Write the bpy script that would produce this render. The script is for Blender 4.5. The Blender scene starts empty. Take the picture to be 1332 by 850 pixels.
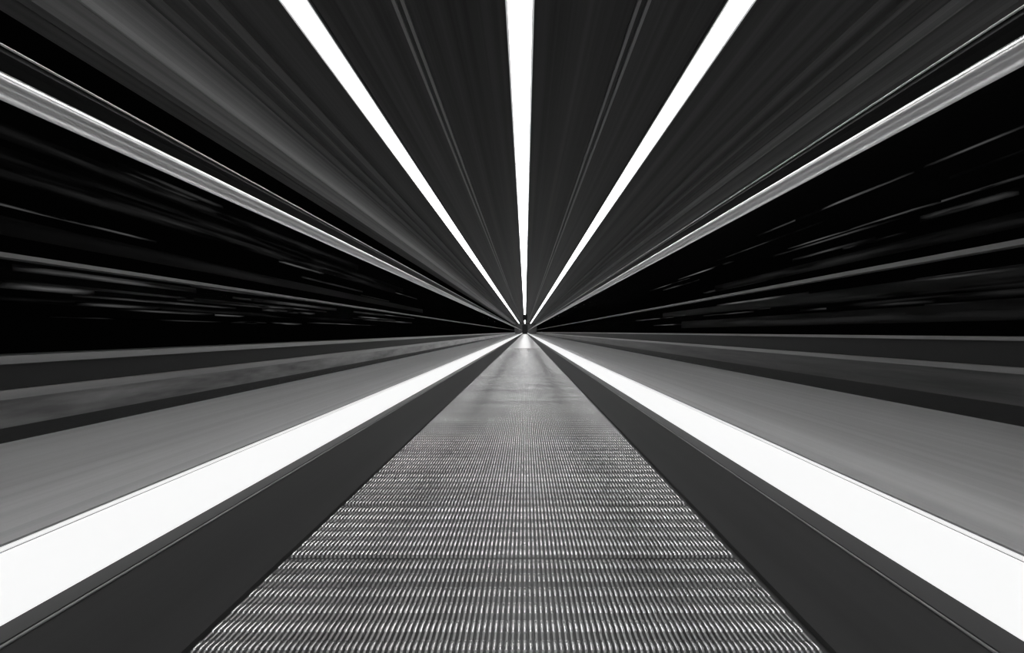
import bpy, math, random
import numpy as np
random.seed(11)
H=0.496          # camera height above the walkway pallets
F=600.0          # focal length in px (1332 wide)
Y0,Y1=-4.0,110.0
sc=bpy.context.scene
sc.view_settings.view_transform='Standard'
try: sc.view_settings.look='None'
except: pass

# ------------------------------------------------------------- materials
def g(v): return (v,v,v,1)
def mat(name,col=0.2,rough=0.5,metal=0.0,streak=0.0,sx=14,sy=0.08,spec=0.5,emit=0.0):
    m=bpy.data.materials.new(name); m.use_nodes=True
    nt=m.node_tree; b=nt.nodes['Principled BSDF']
    b.inputs['Roughness'].default_value=rough
    b.inputs['Metallic'].default_value=metal
    b.inputs['Specular IOR Level'].default_value=spec
    b.inputs['Base Color'].default_value=g(col)
    if emit>0:
        b.inputs['Emission Color'].default_value=g(1)
        b.inputs['Emission Strength'].default_value=emit
    if streak>0:
        tc=nt.nodes.new('ShaderNodeTexCoord'); mp=nt.nodes.new('ShaderNodeMapping')
        mp.inputs['Scale'].default_value=(sx,sy,sx)
        n=nt.nodes.new('ShaderNodeTexNoise'); n.inputs['Scale'].default_value=1.0
        n.inputs['Detail'].default_value=4; n.inputs['Roughness'].default_value=0.65
        r=nt.nodes.new('ShaderNodeMapRange')
        r.inputs['From Min'].default_value=0.3; r.inputs['From Max'].default_value=0.7
        r.inputs['To Min'].default_value=col*(1-streak); r.inputs['To Max'].default_value=col*(1+streak)
        nt.links.new(tc.outputs['Object'],mp.inputs['Vector'])
        nt.links.new(mp.outputs['Vector'],n.inputs['Vector'])
        nt.links.new(n.outputs['Fac'],r.inputs['Value'])
        nt.links.new(r.outputs['Result'],b.inputs['Base Color'])
    return m

M_ceil=mat('ceiling_paint',0.050,0.6,streak=0.5,sx=9,sy=0.03,spec=0.2)
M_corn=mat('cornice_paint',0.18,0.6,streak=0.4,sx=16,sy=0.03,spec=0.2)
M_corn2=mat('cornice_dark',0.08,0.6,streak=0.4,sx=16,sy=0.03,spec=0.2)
M_floor=mat('side_floor_terrazzo',0.40,0.30,streak=0.18,sx=14,sy=0.12,spec=0.5)
M_black=mat('black_cladding',0.010,0.7,spec=0.1)
M_dark=mat('dark_cladding',0.026,0.6,streak=0.6,sx=8,sy=0.4,spec=0.15)
M_blotch=mat('cladding_painted_reflection',0.06,0.5,streak=0.9,sx=5,sy=0.7,spec=0.2)  # blotchy reflection on the low left wall, put into the colour
M_mid=mat('grey_aluminium_trim',0.075,0.5,streak=0.3,sx=10,sy=0.5,spec=0.3)
M_skirt=mat('skirt_black_steel',0.048,0.5,streak=0.12,sx=12,sy=0.2,spec=0.2)
M_bev=mat('bevel_trim',0.035,0.5,spec=0.3)
M_bevhi=mat('bevel_painted_highlight',0.22,0.4,spec=0.4)  # pale bead stands in for the highlight along the bevel's lower edge
M_deck=mat('deck_aluminium',0.40,0.4,streak=0.1,spec=0.4)
M_rubber=mat('handrail_rubber',0.01,0.5,spec=0.15)
M_guide=mat('handrail_guide_satin',0.97,0.22,metal=0.6,streak=0.02,spec=0.6)
M_railhi=mat('handrail_painted_highlight',0.95,0.35,spec=0.5)  # near-white strip imitating the thin highlight on the rubber's shoulder
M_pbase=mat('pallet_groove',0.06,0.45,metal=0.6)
M_led=mat('led_diffuser',0.6,0.5,emit=0.80)
M_floorglow=mat('added_glow_under_deck',0.8,0.5,emit=16.0)  # added emitter, brightens the floor beside the balustrade
M_lamp=mat('ceiling_lamp_diffuser',0.8,0.5,emit=6.5)
M_lampc=mat('ceiling_lamp_diffuser_centre',0.8,0.5,emit=12.5)
M_lampe=mat('ceiling_lamp_diffuser_edge',0.6,0.5,emit=0.32)
M_rail=mat('ceiling_rail_metal',0.26,0.5,spec=0.3)
M_pfar=mat('pallet_far',0.44,0.36,metal=0.75,streak=0.06,sx=2,sy=3)

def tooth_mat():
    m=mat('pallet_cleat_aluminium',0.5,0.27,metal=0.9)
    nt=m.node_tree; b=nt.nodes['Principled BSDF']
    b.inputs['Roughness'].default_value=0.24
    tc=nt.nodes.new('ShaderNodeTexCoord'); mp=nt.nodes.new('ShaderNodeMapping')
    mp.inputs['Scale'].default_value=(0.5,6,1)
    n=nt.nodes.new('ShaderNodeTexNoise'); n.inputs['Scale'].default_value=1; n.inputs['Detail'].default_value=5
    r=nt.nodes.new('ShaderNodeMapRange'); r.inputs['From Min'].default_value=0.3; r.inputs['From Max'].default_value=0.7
    r.inputs['To Min'].default_value=0.50; r.inputs['To Max'].default_value=0.95  # highlight banding between cleat rows put into the base colour
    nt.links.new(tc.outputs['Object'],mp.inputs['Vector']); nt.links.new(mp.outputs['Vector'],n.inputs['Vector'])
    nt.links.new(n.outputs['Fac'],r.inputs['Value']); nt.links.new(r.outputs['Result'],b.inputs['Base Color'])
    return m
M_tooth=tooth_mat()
M_tside=mat('pallet_cleat_flank',0.12,0.6,metal=0.3,spec=0.3)  # flanks coloured darker than the tops to subdue LED reflections

def glass_mat(name,refl,tint):
    m=bpy.data.materials.new(name); m.use_nodes=True; nt=m.node_tree
    nt.nodes.remove(nt.nodes['Principled BSDF']); out=nt.nodes['Material Output']
    t=nt.nodes.new('ShaderNodeBsdfTransparent'); t.inputs['Color'].default_value=g(tint)
    if refl>0:
        gl=nt.nodes.new('ShaderNodeBsdfGlossy'); gl.inputs['Roughness'].default_value=0.12
        mx=nt.nodes.new('ShaderNodeMixShader'); mx.inputs['Fac'].default_value=refl
        nt.links.new(t.outputs[0],mx.inputs[1]); nt.links.new(gl.outputs[0],mx.inputs[2])
        nt.links.new(mx.outputs[0],out.inputs['Surface'])
    else: nt.links.new(t.outputs[0],out.inputs['Surface'])
    return m
M_glass=glass_mat('balustrade_glass',0.004,0.97)
M_wglass=glass_mat('window_glass',0,0.9)

def trail_mat():
    m=bpy.data.materials.new('light_trail_glow'); m.use_nodes=True; nt=m.node_tree
    b=nt.nodes['Principled BSDF']; b.inputs['Base Color'].default_value=g(0.005)
    b.inputs['Emission Color'].default_value=g(1)
    tc=nt.nodes.new('ShaderNodeTexCoord'); mp=nt.nodes.new('ShaderNodeMapping')
    mp.inputs['Scale'].default_value=(1,0.30,6)
    n=nt.nodes.new('ShaderNodeTexNoise'); n.inputs['Scale'].default_value=1; n.inputs['Detail'].default_value=4
    r=nt.nodes.new('ShaderNodeMapRange'); r.inputs['From Min'].default_value=0.42; r.inputs['From Max'].default_value=0.85
    r.inputs['To Min'].default_value=0.0; r.inputs['To Max'].default_value=0.16
    at=nt.nodes.new('ShaderNodeAttribute'); at.attribute_name='fade'
    mu=nt.nodes.new('ShaderNodeMath'); mu.operation='MULTIPLY'
    nt.links.new(tc.outputs['Object'],mp.inputs['Vector']); nt.links.new(mp.outputs['Vector'],n.inputs['Vector'])
    nt.links.new(n.outputs['Fac'],r.inputs['Value'])
    nt.links.new(r.outputs['Result'],mu.inputs[0]); nt.links.new(at.outputs['Fac'],mu.inputs[1])
    nt.links.new(mu.outputs[0],b.inputs['Emission Strength'])
    return m
M_trail=trail_mat()

# ------------------------------------------------------------- geometry helpers
def mesh_obj(name,verts,faces,mats,parent=None,smooth=False):
    me=bpy.data.meshes.new(name); me.from_pydata(verts,[],faces)
    for m in (mats if isinstance(mats,list) else [mats]): me.materials.append(m)
    if smooth:
        me.polygons.foreach_set('use_smooth',[True]*len(me.polygons))
    me.update()
    o=bpy.data.objects.new(name,me); sc.collection.objects.link(o)
    if parent: o.parent=parent
    return o
def prism(profs,y0=Y0,y1=Y1):
    V=[];Fc=[]
    for p in profs:
        b=len(V);n=len(p)
        V+= [(x,y0,z+H) for x,z in p]+[(x,y1,z+H) for x,z in p]
        for i in range(n):
            j=(i+1)%n; Fc.append((b+i,b+j,b+n+j,b+n+i))
        Fc.append(tuple(b+i for i in range(n))[::-1]); Fc.append(tuple(b+n+i for i in range(n)))
    return V,Fc
def ext(name,profs,m,parent=None,y0=Y0,y1=Y1,smooth=False):
    V,Fc=prism(profs,y0,y1)
    o=mesh_obj(name,V,Fc,m,parent,smooth=smooth)
    import bmesh
    bm=bmesh.new(); bm.from_mesh(o.data); bmesh.ops.recalc_face_normals(bm,faces=bm.faces); bm.to_mesh(o.data); bm.free()
    return o
def box(x0,x1,z0,z1): return [(x0,z0),(x1,z0),(x1,z1),(x0,z1)]
def circ(cx,cz,rx,rz,n=20):
    return [(cx+rx*math.cos(2*math.pi*i/n),cz+rz*math.sin(2*math.pi*i/n)) for i in range(n)]
def empty(name):
    e=bpy.data.objects.new(name,None); sc.collection.objects.link(e); return e

# ------------------------------------------------------------- moving walkway
walk=empty('moving_walkway')
BL,BR=-0.525,0.475
P=0.3085; S0=1.016; rows=6; rp=P/rows
pitch=0.0096
YF=14.0
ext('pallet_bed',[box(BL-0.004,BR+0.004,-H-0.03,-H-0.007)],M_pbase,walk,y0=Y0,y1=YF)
ext('pallet_run_distant',[box(BL-0.004,BR+0.004,-H-0.03,-H)],M_pfar,walk,y0=YF,y1=Y1-1.0)
nx=int((BR-BL-0.006)/pitch)
xs=BL+0.006+np.arange(nx)*pitch
k1=int((YF-S0)/P)
ys=[];ye=[]
for k in range(-5,k1):
    for r in range(rows):
        a=S0+k*P+r*rp
        ys.append(a+ (0.012 if r==0 else 0.004)); ye.append(a+rp-0.014)
ys=np.array(ys);ye=np.array(ye)
def cleats(name,XS,YS,YE,w_top,w_bot,zt,zb,m,slope):
    X,A=np.meshgrid(XS,np.arange(len(YS)))
    X=X.ravel();A=A.ravel();n=len(X)
    a=YS[A];b=YE[A]
    v=np.zeros((n,8,3))
    for i,(sx,yy,z,w) in enumerate([(-1,a,zb,w_bot),(1,a,zb,w_bot),(1,b,zb,w_bot),(-1,b,zb,w_bot),
                                    (-1,a+slope,zt,w_top),(1,a+slope,zt,w_top),(1,b-slope,zt,w_top),(-1,b-slope,zt,w_top)]):
        v[:,i,0]=X+sx*w/2; v[:,i,1]=yy; v[:,i,2]=z+H
    f=np.array([(4,5,6,7),(0,1,5,4),(1,2,6,5),(2,3,7,6),(3,0,4,7)])
    fa=(f[None]+8*np.arange(n)[:,None,None]).reshape(-1,4)
    me=bpy.data.meshes.new(name)
    me.vertices.add(n*8); me.vertices.foreach_set('co',v.ravel())
    me.loops.add(fa.size); me.loops.foreach_set('vertex_index',fa.ravel().astype(np.int32))
    me.polygons.add(len(fa)); me.polygons.foreach_set('loop_start',(np.arange(len(fa))*4).astype(np.int32))
    me.polygons.foreach_set('loop_total',np.full(len(fa),4,dtype=np.int32))
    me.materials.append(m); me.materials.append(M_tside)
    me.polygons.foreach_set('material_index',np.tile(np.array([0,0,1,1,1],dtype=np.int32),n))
    me.update(calc_edges=True)
    o=bpy.data.objects.new(name,me); sc.collection.objects.link(o); o.parent=walk
    return o
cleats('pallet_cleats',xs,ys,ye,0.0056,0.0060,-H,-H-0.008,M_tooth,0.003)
ps=np.array([S0+k*P+0.009 for k in range(-5,k1)]); pe=ps+P-0.014
M_rib=mat('pallet_rib',0.36,0.32,metal=0.8)
cleats('pallet_ribs',xs,ps,pe,0.0044,0.0050,-H-0.0020,-H-0.008,M_rib,0.001)

data={-1:dict(be=-0.525,xt=-0.600,zt=-0.362,xw=-0.620,zw0=-0.348,zw1=-0.254,xr=-0.675,rr=0.470),
       1:dict(be=0.475,xt=0.550,zt=-0.376,xw=0.570,zw0=-0.354,zw1=-0.256,xr=0.625,rr=0.565)}
for s,d in data.items():
    n='left' if s<0 else 'right'
    be,xt,zt,xw=d['be'],d['xt'],d['zt'],d['xw']; xo=xw+s*0.034; z1=d['zw1']
    ext('skirt_'+n,[[(be+s*0.003,-H-0.03),(be+s*0.003,-H+0.004),(xt,zt),(xt+s*0.045,zt),(xt+s*0.045,-H-0.03)]],M_skirt,walk)
    ext('bevel_'+n,[[(xt,zt),(xt,zt+0.005),(xw,d['zw0']),(xw+s*0.015,d['zw0']),(xw+s*0.015,zt)]],M_bev,walk)
    ext('bevel_highlight_'+n,[circ(xt,zt+0.001,0.0022,0.0022,10)],M_bevhi,walk)
    ext('led_panel_'+n,[box(min(xw,xw+s*0.015),max(xw,xw+s*0.015),d['zw0'],z1-0.0090)],M_led,walk)
    ext('led_groove_'+n,[box(min(xw+s*0.002,xw+s*0.015),max(xw+s*0.002,xw+s*0.015),z1-0.0090,z1-0.0065)],M_deck,walk)
    ext('led_lip_'+n,[box(min(xw,xw+s*0.015),max(xw,xw+s*0.015),z1-0.0065,z1)],M_led,walk)
    ext('deck_'+n,[box(min(xw-s*0.002,xo+s*0.001),max(xw-s*0.002,xo+s*0.001),z1,z1+0.003)],M_deck,walk)
    ext('outer_panel_'+n,[box(min(xw+s*0.016,xo-s*0.006),max(xw+s*0.016,xo-s*0.006),-H,z1)],M_skirt,walk)
    ext('added_floor_glow_'+n,[box(min(xo-s*0.006,xo),max(xo-s*0.006,xo),z1-0.09,z1-0.01)],M_floorglow,walk)  # added glow strip hidden behind the deck, lights the side floor
    xr=d['xr']; zr=abs(xr)*d['rr']; xg=xw+s*0.020
    ext('balustrade_glass_'+n,[[(xg-0.004,z1+0.003),(xg+0.004,z1+0.003),(xr+0.004,zr),(xr-0.004,zr)]],M_glass,walk)
    ext('handrail_guide_'+n,[circ(xr,zr,0.017,0.017,28)],M_guide,walk,smooth=True)
    top=[(xr-s*0.004,zr+0.015),(xr-s*0.014,zr+0.026),(xr-s*0.018,zr+0.034),(xr-s*0.016,zr+0.044),(xr-s*0.004,zr+0.050),(xr+s*0.024,zr+0.050),
         (xr+s*0.036,zr+0.044),(xr+s*0.042,zr+0.034),(xr+s*0.040,zr+0.022),(xr+s*0.020,zr+0.012)]
    ext('handrail_rubber_'+n,[top],M_rubber,walk)
    ext('handrail_highlight_'+n,[circ(xr-s*0.018,zr+0.0435,0.0018,0.0018,8)],M_railhi,walk)

# ------------------------------------------------------------- room shell
WL,WR,ZC=-2.32,2.60,2.0
ext('floor',[box(WL-0.2,-0.70,-H-0.2,-H),box(0.65,WR+0.2,-H-0.2,-H),box(-0.70,0.65,-H-0.2,-H-0.03)],M_floor)
ext('ceiling',[box(WL-0.2,WR+0.2,ZC,ZC+0.15)],M_ceil)
for a,b,ml in [(-1.475,-1.30,M_lamp),(-0.118,0.055,M_lampc),(1.215,1.385,M_lamp)]:
    e=empty('ceiling_strip_light')
    ext('diffuser',[box(a+0.014,b-0.014,ZC-0.012,ZC)],ml,e,y1=Y1-0.3)
    ext('diffuser_edge',[box(a-0.001,a+0.014,ZC-0.011,ZC),box(b-0.014,b+0.001,ZC-0.011,ZC)],M_lampe,e,y1=Y1-0.3)
    ext('frame',[box(a-0.015,a-0.001,ZC-0.016,ZC),box(b+0.001,b+0.015,ZC-0.016,ZC)],M_ceil,e,y1=Y1-0.3)
for a,b in [(-0.80,-0.725),(0.675,0.755)]:
    ext('ceiling_track_rail',[box(a,a+0.022,ZC-0.02,ZC),box(b-0.022,b,ZC-0.02,ZC)],M_rail,y1=Y1-0.3)
for s,W in ((-1,WL),(1,WR)):
    n='left' if s<0 else 'right'
    A=abs(W)
    def bx(a,b,z0,z1): return box(min(s*a,s*b),max(s*a,s*b),z0,z1)
    ext('trim_ceiling_slats',[bx(A-0.50,A-0.42,ZC-0.03,ZC),bx(A-0.32,A-0.28,ZC-0.03,ZC),bx(A-0.18,A-0.10,ZC-0.04,ZC)],M_corn2)
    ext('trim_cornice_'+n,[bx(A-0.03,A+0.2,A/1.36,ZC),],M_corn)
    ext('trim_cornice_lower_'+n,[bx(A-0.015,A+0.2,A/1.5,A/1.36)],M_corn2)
    if s<0:
        bands=[(0.214,0.185,0.0,M_black),(0.185,0.130,0.0,M_blotch),(0.130,0.112,0.02,M_mid),(0.112,0.062,0.0,M_black),(0.062,0.046,0.02,M_mid)]
        tr=(0.144,0.153)
    else:
        bands=[(0.191,0.150,0.0,M_black),(0.150,0.085,0.0,M_dark),(0.085,0.072,0.02,M_mid),(0.072,0.018,0.0,M_black),(0.018,0.010,0.02,M_mid)]
        tr=(0.176,0.188)
    w=empty('wall_'+n)
    for i,(r0,r1,pr,m) in enumerate(bands):
        ext('wall_band_%d'%i,[bx(A-pr,A+0.2,-r0*A if i else -H,-r1*A)],m,w)
    win=empty('window_%d'%(1 if s<0 else 2))
    ext('pane',[bx(A+0.05,A+0.06,-bands[-1][1]*A,A/1.5)],M_wglass,win)
    ext('transom',[bx(A-0.0,A+0.08,tr[0]*A,tr[1]*A)],M_mid,win)

M_end=mat('end_wall_paint',0.10,0.6,spec=0.2)
we=empty('wall_end')
ext('panel',[box(WL-0.2,-0.7,-H,ZC),box(0.65,WR+0.2,-H,ZC),box(-0.7,0.65,1.7,ZC)],M_end,we,y0=Y1,y1=Y1+0.2)
d1=empty('door_1')
ext('leaf',[box(-0.66,-0.03,-H,1.66),box(0.0,0.61,-H,1.66)],M_dark,d1,y0=Y1+0.02,y1=Y1+0.1)
ext('frame',[box(-0.7,-0.66,-H,1.7),box(0.61,0.65,-H,1.7),box(-0.66,0.61,1.66,1.7)],M_mid,d1,y0=Y1-0.02,y1=Y1+0.12)
sg=empty('hanging_sign')
ext('board',[box(-0.2,0.2,1.0,1.5)],M_black,sg,y0=40,y1=40.08)
ext('hanger',[box(-0.16,-0.14,1.5,ZC),box(0.14,0.16,1.5,ZC)],M_mid,sg,y0=40.03,y1=40.05)

# ------------------------------------------------------------- night outside: blurred light trails
V=[];Fc=[];FD=[]
def trail(X,r,ya,yb,h,f=1.0):
    z=r*abs(X)+H; b=len(V); n=8
    for i in range(n+1):
        t=i/n; y=ya+(yb-ya)*t; e=math.sin(math.pi*t)
        for k,q in ((-1,0),(0,1),(1,0)):
            V.append((X,y,z+k*h)); FD.append(q*e*f)
    for i in range(n):
        for k in (0,1):
            a=b+3*i+k; Fc.append((a,a+3,a+4,a+1))
for s in (-1,1):
    for i in range(34):
        X=s*random.uniform(8,16)
        dxa=random.uniform(140,560); ln=random.uniform(0.2,0.6)*dxa
        r=random.choice([random.uniform(0.03,0.14),random.uniform(0.2,0.42)])
        trail(X,r,F*abs(X)/(dxa+ln),F*abs(X)/dxa,random.uniform(0.03,0.08),random.uniform(0.4,2.8))
    for i in range(6):   # long faint traffic / skyline trails
        X=s*random.uniform(8,14)
        trail(X,random.uniform(0.03,0.42),random.uniform(3,6),random.uniform(16,45),random.uniform(0.08,0.2),random.uniform(0.12,0.3))
o=mesh_obj('city_light_trails',V,Fc,M_trail)
at=o.data.attributes.new('fade','FLOAT','POINT'); at.data.foreach_set('value',FD)
ext('street_ground',[box(-40,-2.6,-3.6,-3.5),box(2.9,40,-3.6,-3.5)],M_black,y0=-10,y1=120)

# ------------------------------------------------------------- world + camera
w=bpy.data.worlds.new('night'); sc.world=w; w.use_nodes=True
w.node_tree.nodes['Background'].inputs[0].default_value=g(0.002); w.node_tree.nodes['Background'].inputs[1].default_value=0.3
cam=bpy.data.cameras.new('camera'); co=bpy.data.objects.new('camera',cam); sc.collection.objects.link(co)
co.location=(0,0,H); co.rotation_euler=(math.radians(90),0,0)
cam.sensor_width=36; cam.lens=F/1332*36; cam.shift_x=-17/1332; cam.shift_y=7/1332; cam.clip_start=0.01; cam.clip_end=500
sc.camera=co
